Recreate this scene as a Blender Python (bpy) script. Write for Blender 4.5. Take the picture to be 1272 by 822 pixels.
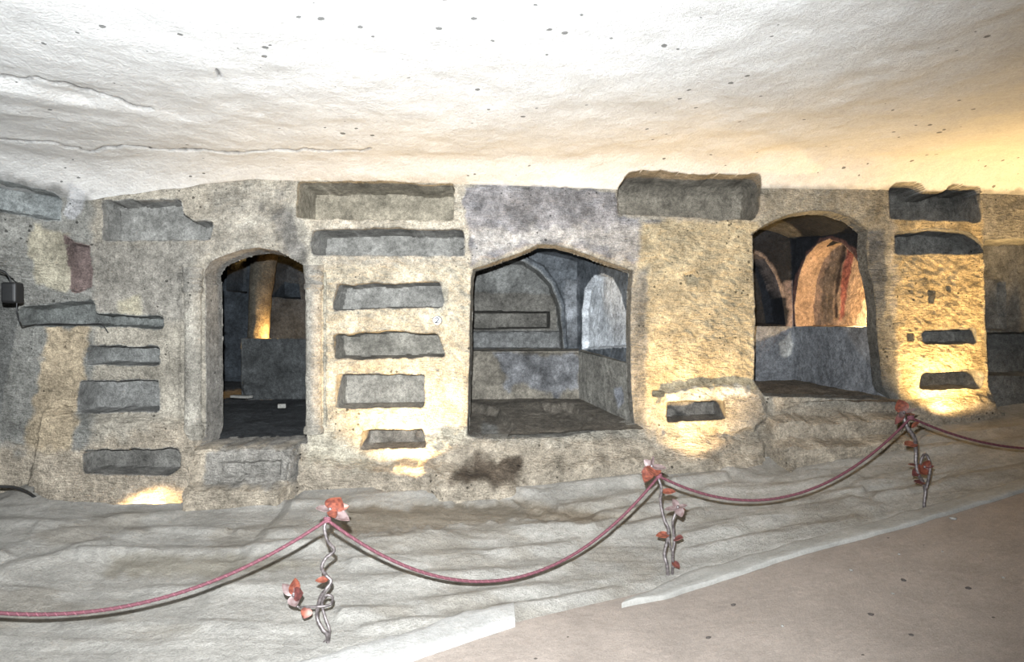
import bpy, bmesh, math, random
import numpy as np
from mathutils import Vector

# ------------------------------------------------------------------ camera, world, lights, exposure
for o in list(bpy.data.objects): bpy.data.objects.remove(o)
SC = bpy.context.scene
COL = SC.collection
W, H, F, CX, CY, EYE = 1272, 822, 848.0, 636.0, 411.0, 1.7
cam_d = bpy.data.cameras.new('camera'); cam = bpy.data.objects.new('camera', cam_d); COL.objects.link(cam)
cam_d.sensor_width = 36; cam_d.lens = 36 * F / W; cam_d.clip_start = 0.05
cam.location = (0, 0, EYE); cam.rotation_euler = (math.pi / 2, 0, 0); SC.camera = cam
wd = bpy.data.worlds.new('world'); SC.world = wd; wd.use_nodes = True
wd.node_tree.nodes['Background'].inputs[0].default_value = (0, 0, 0, 1)
wd.node_tree.nodes['Background'].inputs[1].default_value = 0.0   # underground: no sky
SC.view_settings.view_transform = 'Standard'; SC.view_settings.look = 'None'
SC.view_settings.gamma = 1; SC.view_settings.use_curve_mapping = False
SC.view_settings.exposure = 0.0

def light(kind, loc, power, col, radius=0.03, aim=None, size=math.pi, blend=1.0, name='lamp_light'):
    d = bpy.data.lights.new(name, kind); d.energy = power; d.color = col; d.shadow_soft_size = radius
    o = bpy.data.objects.new(name, d); COL.objects.link(o); o.location = loc
    if kind == 'SPOT': d.spot_size = size; d.spot_blend = blend
    if aim is not None:
        o.rotation_euler = (Vector(aim) - Vector(loc)).to_track_quat('-Z', 'Y').to_euler()
    return o
# the photographer's flash, just above the lens
light('SPOT', (-0.06, 0.03, EYE + 0.21), 5900, (0.90, 0.955, 1.0), 0.02, aim=(-0.95, 5.0, 2.0),
      size=math.radians(120), blend=1.0, name='camera_flash_offscreen')

# ------------------------------------------------------------------ numeric helpers
def ss(x, a=0.0, b=1.0):
    t = np.clip((x - a) / (b - a), 0, 1); return t * t * (3 - 2 * t)
def _hash(i, j, k):
    n = (i * 73856093) ^ (j * 19349663) ^ (k * 83492791)
    n = (n ^ (n >> 13)) * 1274126177
    n = n & 0x7fffffff
    n = (n ^ (n >> 16)) & 0xffffff
    return n / float(0xffffff)
def vnoise(p):
    i = np.floor(p).astype(np.int64); f = p - i; u = f * f * (3 - 2 * f)
    r = 0
    for dx in (0, 1):
        for dy in (0, 1):
            for dz in (0, 1):
                w = (u[..., 0] if dx else 1 - u[..., 0]) * (u[..., 1] if dy else 1 - u[..., 1]) * (u[..., 2] if dz else 1 - u[..., 2])
                r = r + w * _hash(i[..., 0] + dx, i[..., 1] + dy, i[..., 2] + dz)
    return r * 2 - 1
def fbm(p, s=1.0, octv=3, seed=0.0):
    r = 0; a = 1.0; t = 0
    q = np.asarray(p, float) * s + seed * 17.31 + 300.0
    for _ in range(octv):
        r = r + a * vnoise(q); t += a; a *= 0.5; q = q * 2.03 + 11.7
    return r / t
def proj(P):
    y = np.maximum(P[..., 1], 0.3)
    return CX + F * P[..., 0] / y, CY - F * (P[..., 2] - EYE) / y
def at(px, py, d):
    return Vector(((px - CX) / F * d, d, EYE - (py - CY) / F * d))
def sdf_poly(x, y, poly):
    """signed pixel distance (negative inside) and its gradient"""
    poly = np.asarray(poly, float); n = len(poly)
    best = np.full(x.shape, 1e18); gx = np.zeros_like(x); gy = np.zeros_like(x); ins = np.zeros(x.shape, bool)
    for k in range(n):
        ax, ay = poly[k]; bx, by = poly[(k + 1) % n]
        ex, ey = bx - ax, by - ay
        t = np.clip(((x - ax) * ex + (y - ay) * ey) / (ex * ex + ey * ey + 1e-9), 0, 1)
        dx, dy = x - ax - t * ex, y - ay - t * ey
        d2 = dx * dx + dy * dy; m = d2 < best
        best = np.where(m, d2, best); gx = np.where(m, dx, gx); gy = np.where(m, dy, gy)
        c = ((ay > y) != (by > y)) & (x < ex * (y - ay) / (by - ay + 1e-12) + ax)
        ins ^= c
    d = np.sqrt(best); s = np.where(ins, -1.0, 1.0)
    return d * s, s * gx / (d + 1e-6), s * gy / (d + 1e-6)
def dist_line(x, y, pts):
    best = np.full(x.shape, 1e18)
    for (ax, ay), (bx, by) in zip(pts[:-1], pts[1:]):
        ex, ey = bx - ax, by - ay
        t = np.clip(((x - ax) * ex + (y - ay) * ey) / (ex * ex + ey * ey + 1e-9), 0, 1)
        best = np.minimum(best, (x - ax - t * ex) ** 2 + (y - ay - t * ey) ** 2)
    return np.sqrt(best)
def lin(c):
    c = np.asarray(c, float) / 255.0
    return np.where(c <= 0.04045, c / 12.92, ((c + 0.055) / 1.055) ** 2.4)
def interp(x, pts):
    a = np.asarray(pts, float); return np.interp(x, a[:, 0], a[:, 1])
def rect(x0, y0, x1, y1): return [(x0, y0), (x1, y0), (x1, y1), (x0, y1)]

class Feat:
    """a recess (depth>0), a projection (depth<0) or only a change of stone colour (depth 0)"""
    def __init__(s, poly, depth=0.0, w=2.2, rough=1.0, col=None, blend=1.5, part=None, alpha=1.0, snap=None, hole=False, rf=0.3, back=None, mott=0.0):
        s.poly, s.depth, s.w, s.rough, s.col, s.blend, s.part, s.alpha, s.hole, s.rf = poly, depth, w, rough, col, blend, part, alpha, hole, rf
        s.snap = (depth > 0.03 and w < 6) if snap is None else snap
        s.back, s.mott = back, mott

def carve(P, feats, dirn, C=None, cell_px=1.7, do_snap=True):
    """displace grid points P (r,c,3) along dirn by the features; returns points, colours, part ids, delete mask"""
    P = P.copy(); shp = P.shape[:2]
    pid = np.full(shp, -1, int); dele = np.zeros(shp, bool)
    D = np.zeros(shp)
    for k, f in enumerate(feats):
        px, py = proj(P)
        a = np.asarray(f.poly, float); mg = max(f.blend, f.w, 4) + 6
        m = (px > a[:, 0].min() - mg) & (px < a[:, 0].max() + mg) & (py > a[:, 1].min() - mg) & (py < a[:, 1].max() + mg)
        if not m.any(): continue
        x, y = px[m], py[m]; q = P[m]
        jx = np.stack([x * f.rf * 0.25, y * f.rf * 0.25, np.full(x.shape, k * 3.7)], -1)
        nz = fbm(jx, 1.0, 3, k) * f.rough * 2.0
        s, gx, gy = sdf_poly(x, y, f.poly); s = s + nz
        if f.snap and do_snap:
            sm = np.abs(s) < cell_px * 0.55
            mv = np.where(sm, -s, 0)
            q = q.copy(); q[:, 0] += mv * gx * q[:, 1] / F; q[:, 2] -= mv * gy * q[:, 1] / F
            P[m] = q; s = np.where(sm, 0.0, s)
        if f.hole:
            s2 = s + f.w + cell_px * 0.7; sm = np.abs(s2) < cell_px * 0.55
            mv = np.where(sm, -s2, 0)
            q = q.copy(); q[:, 0] += mv * gx * q[:, 1] / F; q[:, 2] -= mv * gy * q[:, 1] / F
            P[m] = q; s = np.where(sm, s - s2, s)
        if f.depth:
            if f.w < 6: dd = f.depth * ss(-s, 0.3, f.w)
            else: dd = f.depth * ss(-s, -f.w * 0.5, f.w * 0.5)
            D[m] += dd
        if f.col is not None and C is not None:
            if f.snap: al = (s <= 0.01) * f.alpha * 1.0
            else: al = ss(-s, -f.blend, f.blend) * f.alpha
            cc = lin(f.col)[None, :] * np.ones((len(s), 1))
            if f.mott:
                mt = fbm(q, 9.0, 4, k + 5)
                cc = cc * (1 + f.mott * mt)[:, None]
            C[m] = C[m] * (1 - al[:, None]) + cc * al[:, None]
        if f.part is not None:
            t = pid[m]; t[s <= 0.01] = f.part; pid[m] = t
        if f.hole:
            t = dele[m]; t[s < -(f.w + cell_px * 0.7) + 0.02] = True; dele[m] = t
    P = P + D[..., None] * np.asarray(dirn, float)
    return P, C, pid, dele

# ------------------------------------------------------------------ materials
MATS = {}
def rock_mat(name, bump=0.5, fine=60.0, chisel=0.0, var=0.22, pits=0.0, rough=0.95, pitscale=9.0, grain=0.12, bdist=0.02, K=0.55, sat=0.85):
    m = bpy.data.materials.new(name); m.use_nodes = True; nt = m.node_tree; N = nt.nodes; L = nt.links
    for n in list(N): N.remove(n)
    out = N.new('ShaderNodeOutputMaterial'); bs = N.new('ShaderNodeBsdfPrincipled'); L.new(bs.outputs[0], out.inputs[0])
    bs.inputs['Roughness'].default_value = rough; bs.inputs['Specular IOR Level'].default_value = 0.15
    geo = N.new('ShaderNodeNewGeometry'); at_ = N.new('ShaderNodeAttribute'); at_.attribute_name = 'Col'
    def noise(scale, detail=6, rot=None, sc=None, rgh=0.6):
        n = N.new('ShaderNodeTexNoise'); n.inputs['Scale'].default_value = scale; n.inputs['Detail'].default_value = detail
        n.inputs['Roughness'].default_value = rgh
        if rot is not None:
            mp = N.new('ShaderNodeMapping'); mp.inputs['Rotation'].default_value = rot; mp.inputs['Scale'].default_value = sc
            L.new(geo.outputs['Position'], mp.inputs[0]); L.new(mp.outputs[0], n.inputs['Vector'])
        else: L.new(geo.outputs['Position'], n.inputs['Vector'])
        return n.outputs[0]
    def math_(op, a, b):
        n = N.new('ShaderNodeMath'); n.operation = op
        for i, v in enumerate((a, b)):
            if isinstance(v, (int, float)): n.inputs[i].default_value = v
            else: L.new(v, n.inputs[i])
        return n.outputs[0]
    def rng(v, a, b, c, d):
        n = N.new('ShaderNodeMapRange'); L.new(v, n.inputs[0])
        for i, t in enumerate((a, b, c, d)): n.inputs[i + 1].default_value = t
        return n.outputs[0]
    nA = noise(4.0, 8); nB = noise(22.0, 9, rgh=0.72); nC = noise(fine, 6, rgh=0.7)
    v = math_('MULTIPLY', rng(nA, 0.33, 0.67, 1 - var, 1 + var), rng(nB, 0.37, 0.63, 1 - var * 0.9, 1 + var * 0.9))
    v = math_('MULTIPLY', v, rng(nC, 0.35, 0.65, 1 - grain, 1 + grain))
    if pits:
        vo = N.new('ShaderNodeTexVoronoi'); vo.inputs['Scale'].default_value = pitscale; L.new(geo.outputs['Position'], vo.inputs['Vector'])
        gate = rng(noise(2.2, 3), 0.47, 0.62, 0.0, 1.0)
        size = math_('MULTIPLY', gate, pits)
        lt = math_('LESS_THAN', math_('ADD', vo.outputs['Distance'], math_('MULTIPLY', math_('SUBTRACT', nC, 0.5), 0.12)), size)
        v = math_('MULTIPLY', v, rng(lt, 0, 1, 1.0, 0.30))
    v = math_('MULTIPLY', v, K)
    hs = N.new('ShaderNodeHueSaturation'); hs.inputs['Saturation'].default_value = sat; L.new(at_.outputs['Color'], hs.inputs['Color'])
    mx = N.new('ShaderNodeVectorMath'); mx.operation = 'SCALE'; L.new(hs.outputs[0], mx.inputs[0]); L.new(v, mx.inputs['Scale'])
    L.new(mx.outputs[0], bs.inputs['Base Color'])
    h = math_('ADD', math_('MULTIPLY', nB, 0.9), math_('MULTIPLY', nC, 0.5))
    if chisel:
        c1 = noise(1.0, 3, (0, math.radians(38), 0), (14.0, 20.0, 52.0))
        c2 = noise(1.0, 3, (0, math.radians(-32), 0), (16.0, 20.0, 46.0))
        g = rng(noise(1.6, 2), 0.42, 0.58, 0, 1)
        mixn = N.new('ShaderNodeMix'); L.new(g, mixn.inputs[0]); L.new(c1, mixn.inputs[2]); L.new(c2, mixn.inputs[3])
        h = math_('ADD', h, math_('MULTIPLY', mixn.outputs[0], chisel))
    bp = N.new('ShaderNodeBump'); bp.inputs['Strength'].default_value = bump; bp.inputs['Distance'].default_value = bdist
    L.new(h, bp.inputs['Height']); L.new(bp.outputs[0], bs.inputs['Normal'])
    MATS[name] = m; return m
def plain_mat(name, col, rough=0.6, metal=0.0, var=0.0, scale=40.0, col2=None, bump=0.0):
    m = bpy.data.materials.new(name); m.use_nodes = True; nt = m.node_tree; bs = nt.nodes['Principled BSDF']
    bs.inputs['Roughness'].default_value = rough; bs.inputs['Metallic'].default_value = metal
    c = lin(col); c2 = lin(col2) if col2 is not None else c * (1 - var)
    n = nt.nodes.new('ShaderNodeTexNoise'); n.inputs['Scale'].default_value = scale; n.inputs['Detail'].default_value = 5
    g = nt.nodes.new('ShaderNodeNewGeometry'); nt.links.new(g.outputs['Position'], n.inputs['Vector'])
    r = nt.nodes.new('ShaderNodeValToRGB'); r.color_ramp.elements[0].position = 0.38; r.color_ramp.elements[1].position = 0.62
    r.color_ramp.elements[0].color = (*c2, 1); r.color_ramp.elements[1].color = (*c, 1)
    nt.links.new(n.outputs[0], r.inputs[0]); nt.links.new(r.outputs[0], bs.inputs['Base Color'])
    if bump:
        b = nt.nodes.new('ShaderNodeBump'); b.inputs['Strength'].default_value = bump; b.inputs['Distance'].default_value = 0.003
        nt.links.new(n.outputs[0], b.inputs['Height']); nt.links.new(b.outputs[0], bs.inputs['Normal'])
    MATS[name] = m; return m
rock_mat('wall_rock', 1.0, 85, chisel=1.1, var=0.34, pits=0.17, pitscale=13, bdist=0.05, grain=0.34)
rock_mat('niche_rock', 0.9, 85, var=0.36, bdist=0.045, grain=0.3, sat=0.95)
rock_mat('ceiling_rock', 0.6, 60, var=0.06, pits=0.15, pitscale=7.5, grain=0.10, bdist=0.04, sat=0.45, K=0.50)
rock_mat('ground_rock', 0.8, 95, var=0.15, grain=0.18, bdist=0.03, K=0.44)
rock_mat('path_dust', 0.5, 120, var=0.10, grain=0.16, bdist=0.015, pits=0.07, pitscale=7, K=0.58)
rock_mat('kerb_rock', 0.6, 70, var=0.09, grain=0.10, bdist=0.02, K=0.35, sat=.8)
rock_mat('inner_rock', 0.9, 70, var=0.38, bdist=0.04, grain=0.3)

# ------------------------------------------------------------------ mesh helpers
def mesh_obj(name, verts, faces, mat, parent=None, cols=None, smooth=True, sharp=None):
    me = bpy.data.meshes.new(name)
    verts = np.asarray(verts, np.float32); faces = np.asarray(faces, np.int32)
    nf, k = faces.shape
    me.vertices.add(len(verts)); me.vertices.foreach_set('co', verts.ravel())
    me.loops.add(nf * k); me.loops.foreach_set('vertex_index', faces.ravel())
    me.polygons.add(nf); me.polygons.foreach_set('loop_start', np.arange(0, nf * k, k, dtype=np.int32))
    me.polygons.foreach_set('use_smooth', np.full(nf, smooth))
    me.update(calc_edges=True); me.validate()
    if cols is not None:
        ca = me.color_attributes.new('Col', 'FLOAT_COLOR', 'POINT')
        c4 = np.ones((len(verts), 4), np.float32); c4[:, :3] = cols; ca.data.foreach_set('color', c4.ravel())
    if sharp: me.set_sharp_from_angle(angle=math.radians(sharp))
    me.materials.append(MATS[mat] if isinstance(mat, str) else mat)
    o = bpy.data.objects.new(name, me); COL.objects.link(o)
    if parent is not None: o.parent = parent
    return o
def grid_faces(r, c, flip=False):
    i = np.arange(r * c).reshape(r, c)
    f = np.stack([i[:-1, :-1], i[:-1, 1:], i[1:, 1:], i[1:, :-1]], -1).reshape(-1, 4)
    return f[:, ::-1] if flip else f
def sub_obj(name, V, C, faces, mat, parent=None, sharp=38):
    u, inv = np.unique(faces, return_inverse=True)
    return mesh_obj(name, V[u], inv.reshape(faces.shape), mat, parent, C[u], True, sharp)
def bm_obj(name, bm, mat, parent=None, smooth=True, sharp=None):
    me = bpy.data.meshes.new(name); bm.normal_update(); bm.to_mesh(me); bm.free()
    for p in me.polygons: p.use_smooth = smooth
    if sharp: me.set_sharp_from_angle(angle=math.radians(sharp))
    me.materials.append(MATS[mat]); o = bpy.data.objects.new(name, me); COL.objects.link(o)
    if parent is not None: o.parent = parent
    return o
def add_cols(o, rgb, mott=0.15, s=12):
    me = o.data; n = len(me.vertices); co = np.zeros(n * 3, np.float32); me.vertices.foreach_get('co', co)
    c = lin(rgb)[None] * (1 + mott * fbm(co.reshape(-1, 3), s, 3, 2))[:, None]
    c4 = np.ones((n, 4), np.float32); c4[:, :3] = c
    me.color_attributes.new('Col', 'FLOAT_COLOR', 'POINT').data.foreach_set('color', c4.ravel())
def structure(o): o['kind'] = 'structure'; return o
def tag(o, label, cat, group=None):
    o['label'] = label; o['category'] = cat
    if group: o['group'] = group
    return o
def spline(pts, n=8):
    """Catmull-Rom through 3D points"""
    P = [np.asarray(p, float) for p in pts]; P = [2 * P[0] - P[1]] + P + [2 * P[-1] - P[-2]]
    out = []
    for i in range(1, len(P) - 2):
        for k in range(n):
            t = k / n; a, b, c, d = P[i - 1], P[i], P[i + 1], P[i + 2]
            out.append(0.5 * (2 * b + (c - a) * t + (2 * a - 5 * b + 4 * c - d) * t * t + (3 * b - a - 3 * c + d) * t ** 3))
    out.append(P[-2]); return np.array(out)
def tube(name, path, rad, mat, parent=None, sides=8):
    path = np.asarray(path, float); n = len(path)
    rad = np.broadcast_to(np.asarray(rad, float), (n,)) if np.ndim(rad) == 0 else np.asarray(rad)
    T = np.gradient(path, axis=0); T /= np.linalg.norm(T, axis=1)[:, None] + 1e-9
    nrm = np.cross(T[0], (0.13, 0.31, 0.94)); nrm /= np.linalg.norm(nrm)
    V = []
    for i in range(n):
        nrm = nrm - T[i] * np.dot(nrm, T[i]); nrm /= np.linalg.norm(nrm) + 1e-9; b = np.cross(T[i], nrm)
        for k in range(sides):
            a = 2 * math.pi * k / sides; V.append(path[i] + rad[i] * (math.cos(a) * nrm + math.sin(a) * b))
    Fc = []
    for i in range(n - 1):
        for k in range(sides):
            Fc.append((i * sides + k, i * sides + (k + 1) % sides, (i + 1) * sides + (k + 1) % sides, (i + 1) * sides + k))
    V += [path[0], path[-1]]; a0 = n * sides
    for k in range(sides):
        Fc.append((a0, (k + 1) % sides, k, k)); b0 = (n - 1) * sides
        Fc.append((a0 + 1, b0 + k, b0 + (k + 1) % sides, b0 + (k + 1) % sides))
    bm = bmesh.new(); vs = [bm.verts.new(v) for v in V]
    for f in Fc:
        u = list(dict.fromkeys(f)); bm.faces.new([vs[q] for q in u])
    return bm_obj(name, bm, mat, parent)

# ------------------------------------------------------------------ the wall and the vault above it
def Yw(x): return 6.3 + 0.12 * x
JUNC = [(-300, 222), (0, 226), (110, 245), (200, 234), (320, 222), (560, 228), (770, 236), (945, 234), (1100, 236), (1222, 240), (1500, 250)]
STEP = 0.0122
xs = np.arange(-6.0, 7.0, STEP); nc = len(xs)
pxw = CX + F * xs / Yw(xs)
zj = EYE + (CY - interp(pxw, JUNC)) / F * Yw(xs)
zc = 3.21 + 0.03 * xs
rows = []
for z in np.arange(-0.15, 1.0, STEP): pass
nz = int(3.15 / STEP)
zb = -0.15
for i in range(nz + 1):
    t = i / nz
    rows.append(np.stack([xs, Yw(xs), zb + (zj - zb) * t], -1))
NW = nz
for i in range(1, 37):
    u = i / 36
    rows.append(np.stack([xs, Yw(xs) - 0.5 * u, zj + (zc - zj) * (1 - (1 - u) ** 2.0)], -1))
yy = 0.5; st = 0.0135
while yy < 8.8:
    yy += st; st = min(st * 1.006, 0.06)
    rows.append(np.stack([xs, Yw(xs) - yy, zc + 0.045 * (yy - 0.5)], -1))
P0 = np.array(rows); nr = len(rows)
rowi = np.arange(nr)[:, None] * np.ones((1, nc)); isceil = rowi > NW
# broad shape: undulation, leaning pier on the left, plinths along the foot
px, py = proj(P0)
wv = fbm(P0, 1.3, 3, 1) * 0.035 + fbm(P0, 4.5, 3, 2) * 0.010
P0[..., 1] += np.where(isceil, 0.25 * wv, wv)
P0[..., 2] += np.where(isceil, wv * 1.2 + fbm(P0, 0.5, 2, 3) * 0.04, 0)
lean = ss(-px, -125, 30) * ss(-py, -405, -285) * 0.5
P0[..., 1] -= lean * np.where(isceil, np.clip(1 - (rowi - NW) / 120, 0, 1), 1)
soft = [Feat([(60, 512), (230, 524), (252, 545), (255, 660), (30, 660)], -0.12, 14, 2),
        Feat([(250, 553), (372, 549), (372, 660), (248, 660)], -0.18, 8, 2, snap=False),
        Feat([(252, 596), (366, 596), (366, 660), (248, 660)], -0.16, 7, 2, snap=False),
        Feat([(372, 566), (470, 578), (560, 572), (640, 592), (640, 680), (372, 680)], -0.16, 12, 3),
        Feat([(520, 546), (830, 540), (945, 545), (945, 680), (520, 680)], -0.16, 26, 4),
        Feat([(545, 580), (700, 566), (830, 560), (960, 570), (960, 680), (545, 680)], -0.14, 20, 4),
        Feat([(820, 483), (905, 476), (940, 488), (950, 515), (935, 535), (880, 535), (820, 500)], -0.07, 8, 3),
        Feat([(955, 520), (1110, 516), (1125, 680), (940, 680)], -0.22, 8, 3, snap=False),
        Feat([(950, 546), (1120, 538), (1130, 680), (940, 680)], -0.20, 8, 3, snap=False),
        Feat([(1130, 500), (1240, 492), (1250, 600), (1120, 600)], -0.10, 14, 3)]
P0, _, _, _ = carve(P0, soft, (0, 1, 0))
# stone colours
px, py = proj(P0)
C0 = np.ones(P0.shape) * lin((190, 180, 161))
C0[isceil] = lin((226, 222, 214))
TAN, CREAM, GREY, DGREY, DARK = (205, 186, 148), (222, 208, 178), (150, 148, 143), (118, 118, 116), (70, 68, 66)
ZONES = [
    Feat([(-400, 150), (112, 238), (118, 300), (112, 610), (-400, 640)], col=(152, 150, 142), blend=6, rough=4, mott=.25),
    Feat([(42, 276), (82, 292), (88, 345), (84, 366), (45, 352), (36, 300)], col=(186, 177, 152), blend=3, rough=4, mott=.3),
    Feat([(58, 408), (112, 404), (104, 470), (88, 560), (62, 588), (22, 596), (30, 560), (50, 470)], col=(206, 184, 148), blend=4, rough=4, mott=.15),
    Feat([(83, 228), (106, 238), (104, 262), (92, 275), (80, 262)], col=(205, 205, 205), blend=2, rough=4, mott=.4),
    Feat([(112, 300), (270, 300), (232, 335), (228, 395), (118, 395)], col=(172, 165, 152), blend=8, rough=4, mott=.25),
    Feat([(262, 235), (382, 232), (386, 335), (330, 305), (262, 325)], col=(186, 178, 162), blend=8, rough=6, mott=.3),
    Feat([(330, 262), (352, 250), (372, 300), (384, 332), (352, 318)], col=(126, 122, 117), blend=5, rough=9, mott=.9, alpha=.75),
    Feat([(145, 374), (172, 366), (178, 392), (150, 392)], col=(190, 180, 152), blend=4, rough=3),
    Feat([(384, 320), (585, 320), (582, 545), (560, 600), (376, 606), (384, 500)], col=(216, 205, 180), blend=5, rough=4, mott=.12),
    Feat([(366, 218), (580, 218), (585, 330), (384, 330)], col=(212, 202, 182), blend=5, rough=3, mott=.15),
    Feat([(576, 232), (600, 228), (700, 233), (766, 238), (770, 268), (820, 276), (820, 318), (792, 326), (700, 304), (640, 308), (585, 330), (584, 300), (576, 270)],
         -0.012, 2.0, 3, col=(160, 157, 159), mott=.7, snap=False, blend=2),
    Feat([(588, 286), (690, 284), (810, 282), (818, 316), (792, 324), (700, 302), (640, 306), (590, 326)], col=(200, 195, 190), blend=6, rough=8, mott=.35),
    Feat([(798, 276), (944, 274), (938, 480), (900, 500), (800, 500), (792, 340)], col=(203, 184, 144), blend=5, rough=4, mott=.16),
    Feat([(790, 335), (806, 330), (800, 530), (785, 530)], col=(150, 143, 130), blend=4, rough=3, mott=.2),
    Feat([(826, 490), (900, 480), (935, 486), (935, 498), (880, 500), (826, 504)], col=(226, 222, 212), blend=4, rough=5, mott=.2),
    Feat([(880, 496), (945, 488), (955, 525), (900, 535), (878, 520)], col=(176, 168, 154), blend=5, rough=5, mott=.3),
    Feat([(945, 232), (1104, 232), (1108, 600), (1080, 600), (1080, 420), (1085, 290), (945, 285)], col=(166, 158, 140), blend=6, rough=4, mott=.25),
    Feat([(1078, 286), (1098, 284), (1102, 380), (1094, 398), (1084, 380), (1076, 330)], col=(112, 114, 116), blend=2, rough=3, mott=.45),
    Feat([(1084, 396), (1112, 390), (1118, 505), (1084, 505)], col=(128, 126, 120), blend=5, rough=3, mott=.2),
    Feat([(1110, 240), (1222, 240), (1230, 505), (1118, 505)], col=(198, 176, 132), blend=5, rough=4, mott=.15),
    Feat([(1218, 236), (1500, 236), (1500, 600), (1232, 600)], col=(160, 155, 144), blend=3, rough=3, mott=.25),
    Feat([(-400, 540), (92, 560), (235, 520), (255, 545), (375, 545), (380, 575), (450, 585), (560, 550), (940, 540), (960, 505), (1100, 505), (1220, 500), (1500, 490), (1500, 900), (-400, 900)],
         col=(188, 173, 150), blend=10, rough=8, mott=.28),
    Feat([(590, 566), (650, 570), (640, 600), (560, 604)], col=(104, 90, 74), blend=8, rough=8, mott=.3),
    Feat([(255, 560), (368, 552), (368, 604), (252, 604)], col=(166, 160, 150), blend=4, rough=5, mott=.25),
    Feat([(-20, 330), (200, 330), (200, 340), (-20, 340)], col=(150, 150, 142), blend=3, alpha=0.0),
]
NICHE_LABEL = []
def roundp(poly, r=4.5):
    out = []; n = len(poly)
    for i in range(n):
        a, b, c = [np.asarray(poly[k % n], float) for k in (i - 1, i, i + 1)]
        for e, t in ((a, 1), (c, 2)):
            L_ = np.linalg.norm(e - b); out.append(tuple(b + (e - b) * min(.35, r / (L_ + 1e-6))))
        out.insert(len(out) - 1, tuple(0.5 * b + 0.25 * np.asarray(out[-1]) + 0.25 * np.asarray(out[-2])))
    return out
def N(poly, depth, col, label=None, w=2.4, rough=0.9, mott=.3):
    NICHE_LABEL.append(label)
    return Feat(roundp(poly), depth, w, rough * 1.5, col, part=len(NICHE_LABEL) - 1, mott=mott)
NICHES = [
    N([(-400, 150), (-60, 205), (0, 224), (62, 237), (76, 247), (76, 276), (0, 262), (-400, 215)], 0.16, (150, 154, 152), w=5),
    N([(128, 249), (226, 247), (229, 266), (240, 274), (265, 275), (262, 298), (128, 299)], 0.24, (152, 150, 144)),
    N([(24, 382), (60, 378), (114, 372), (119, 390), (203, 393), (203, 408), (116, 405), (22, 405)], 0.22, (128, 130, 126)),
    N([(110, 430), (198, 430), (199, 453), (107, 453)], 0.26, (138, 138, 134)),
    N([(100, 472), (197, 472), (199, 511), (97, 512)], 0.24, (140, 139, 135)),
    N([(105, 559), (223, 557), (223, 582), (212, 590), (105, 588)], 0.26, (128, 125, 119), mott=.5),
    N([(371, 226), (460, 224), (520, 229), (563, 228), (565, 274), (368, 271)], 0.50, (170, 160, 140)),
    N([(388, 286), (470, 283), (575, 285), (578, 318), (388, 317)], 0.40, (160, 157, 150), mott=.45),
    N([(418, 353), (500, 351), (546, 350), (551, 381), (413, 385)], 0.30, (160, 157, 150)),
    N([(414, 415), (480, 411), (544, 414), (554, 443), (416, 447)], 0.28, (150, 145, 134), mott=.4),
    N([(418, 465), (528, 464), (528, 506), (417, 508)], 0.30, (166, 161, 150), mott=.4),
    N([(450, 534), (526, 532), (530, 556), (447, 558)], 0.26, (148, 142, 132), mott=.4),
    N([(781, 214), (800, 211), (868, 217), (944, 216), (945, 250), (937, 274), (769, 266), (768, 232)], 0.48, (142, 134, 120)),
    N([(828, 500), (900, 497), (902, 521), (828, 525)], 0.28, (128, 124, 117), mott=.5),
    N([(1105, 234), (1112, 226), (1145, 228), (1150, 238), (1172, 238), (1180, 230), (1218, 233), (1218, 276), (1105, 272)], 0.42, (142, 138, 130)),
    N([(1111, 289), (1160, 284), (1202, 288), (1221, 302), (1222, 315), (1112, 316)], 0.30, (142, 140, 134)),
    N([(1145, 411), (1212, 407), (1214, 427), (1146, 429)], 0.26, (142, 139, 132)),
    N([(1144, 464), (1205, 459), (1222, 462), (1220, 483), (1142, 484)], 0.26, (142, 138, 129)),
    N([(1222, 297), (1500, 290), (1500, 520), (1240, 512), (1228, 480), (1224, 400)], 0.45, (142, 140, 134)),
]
MORE = [
    Feat([(80, 292), (92, 300), (112, 305), (113, 356), (95, 363), (89, 362), (88, 340), (84, 318)], 0.10, 3, 2, col=(132, 112, 106), mott=.5),
    Feat([(-400, 325), (-20, 330), (14, 345), (24, 354), (22, 400), (12, 450), (0, 500), (-6, 600), (-400, 620)], 0.5, 5, 1.5, col=(146, 145, 139)),
    Feat(rect(220, 338, 231, 530), 0.045, 3, .8, snap=False),
    Feat(rect(399, 336, 406, 530), 0.035, 3, .8, snap=False),
    Feat([(369, 548), (373, 548), (367, 618), (361, 618)], 0.25, 1.6, .5, snap=False),
    Feat([(274, 573), (350, 571), (350, 593), (276, 595)], 0.05, 3, 1.5, snap=False, mott=.3),
    Feat([(810, 484), (826, 486), (826, 493), (810, 493)], 0.12, 1.8, .5),
    Feat([(1152, 360), (1158, 357), (1163, 362), (1160, 377), (1153, 377)], 0.10, 1.8, .5),
    Feat(rect(1175, 354, 1182, 362), 0.08, 1.8, .5),
    Feat(rect(1126, 412, 1136, 424), 0.08, 2.2, .5),
    Feat([(848, 340), (862, 336), (872, 344), (866, 354), (852, 352)], 0.04, 4, 1, snap=False),
    Feat(rect(75, 423, 83, 433), 0.06, 2.5, 1, snap=False),
    Feat([(74, 500), (90, 505), (90, 518), (76, 514)], 0.06, 3, 1, snap=False),
    Feat([(1228, 325), (1252, 328), (1290, 345), (1290, 410), (1230, 410)], 0.10, 3, 1),
    Feat([(1228, 412), (1400, 412), (1400, 470), (1232, 470)], 0.25, 3, 1),
]
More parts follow.
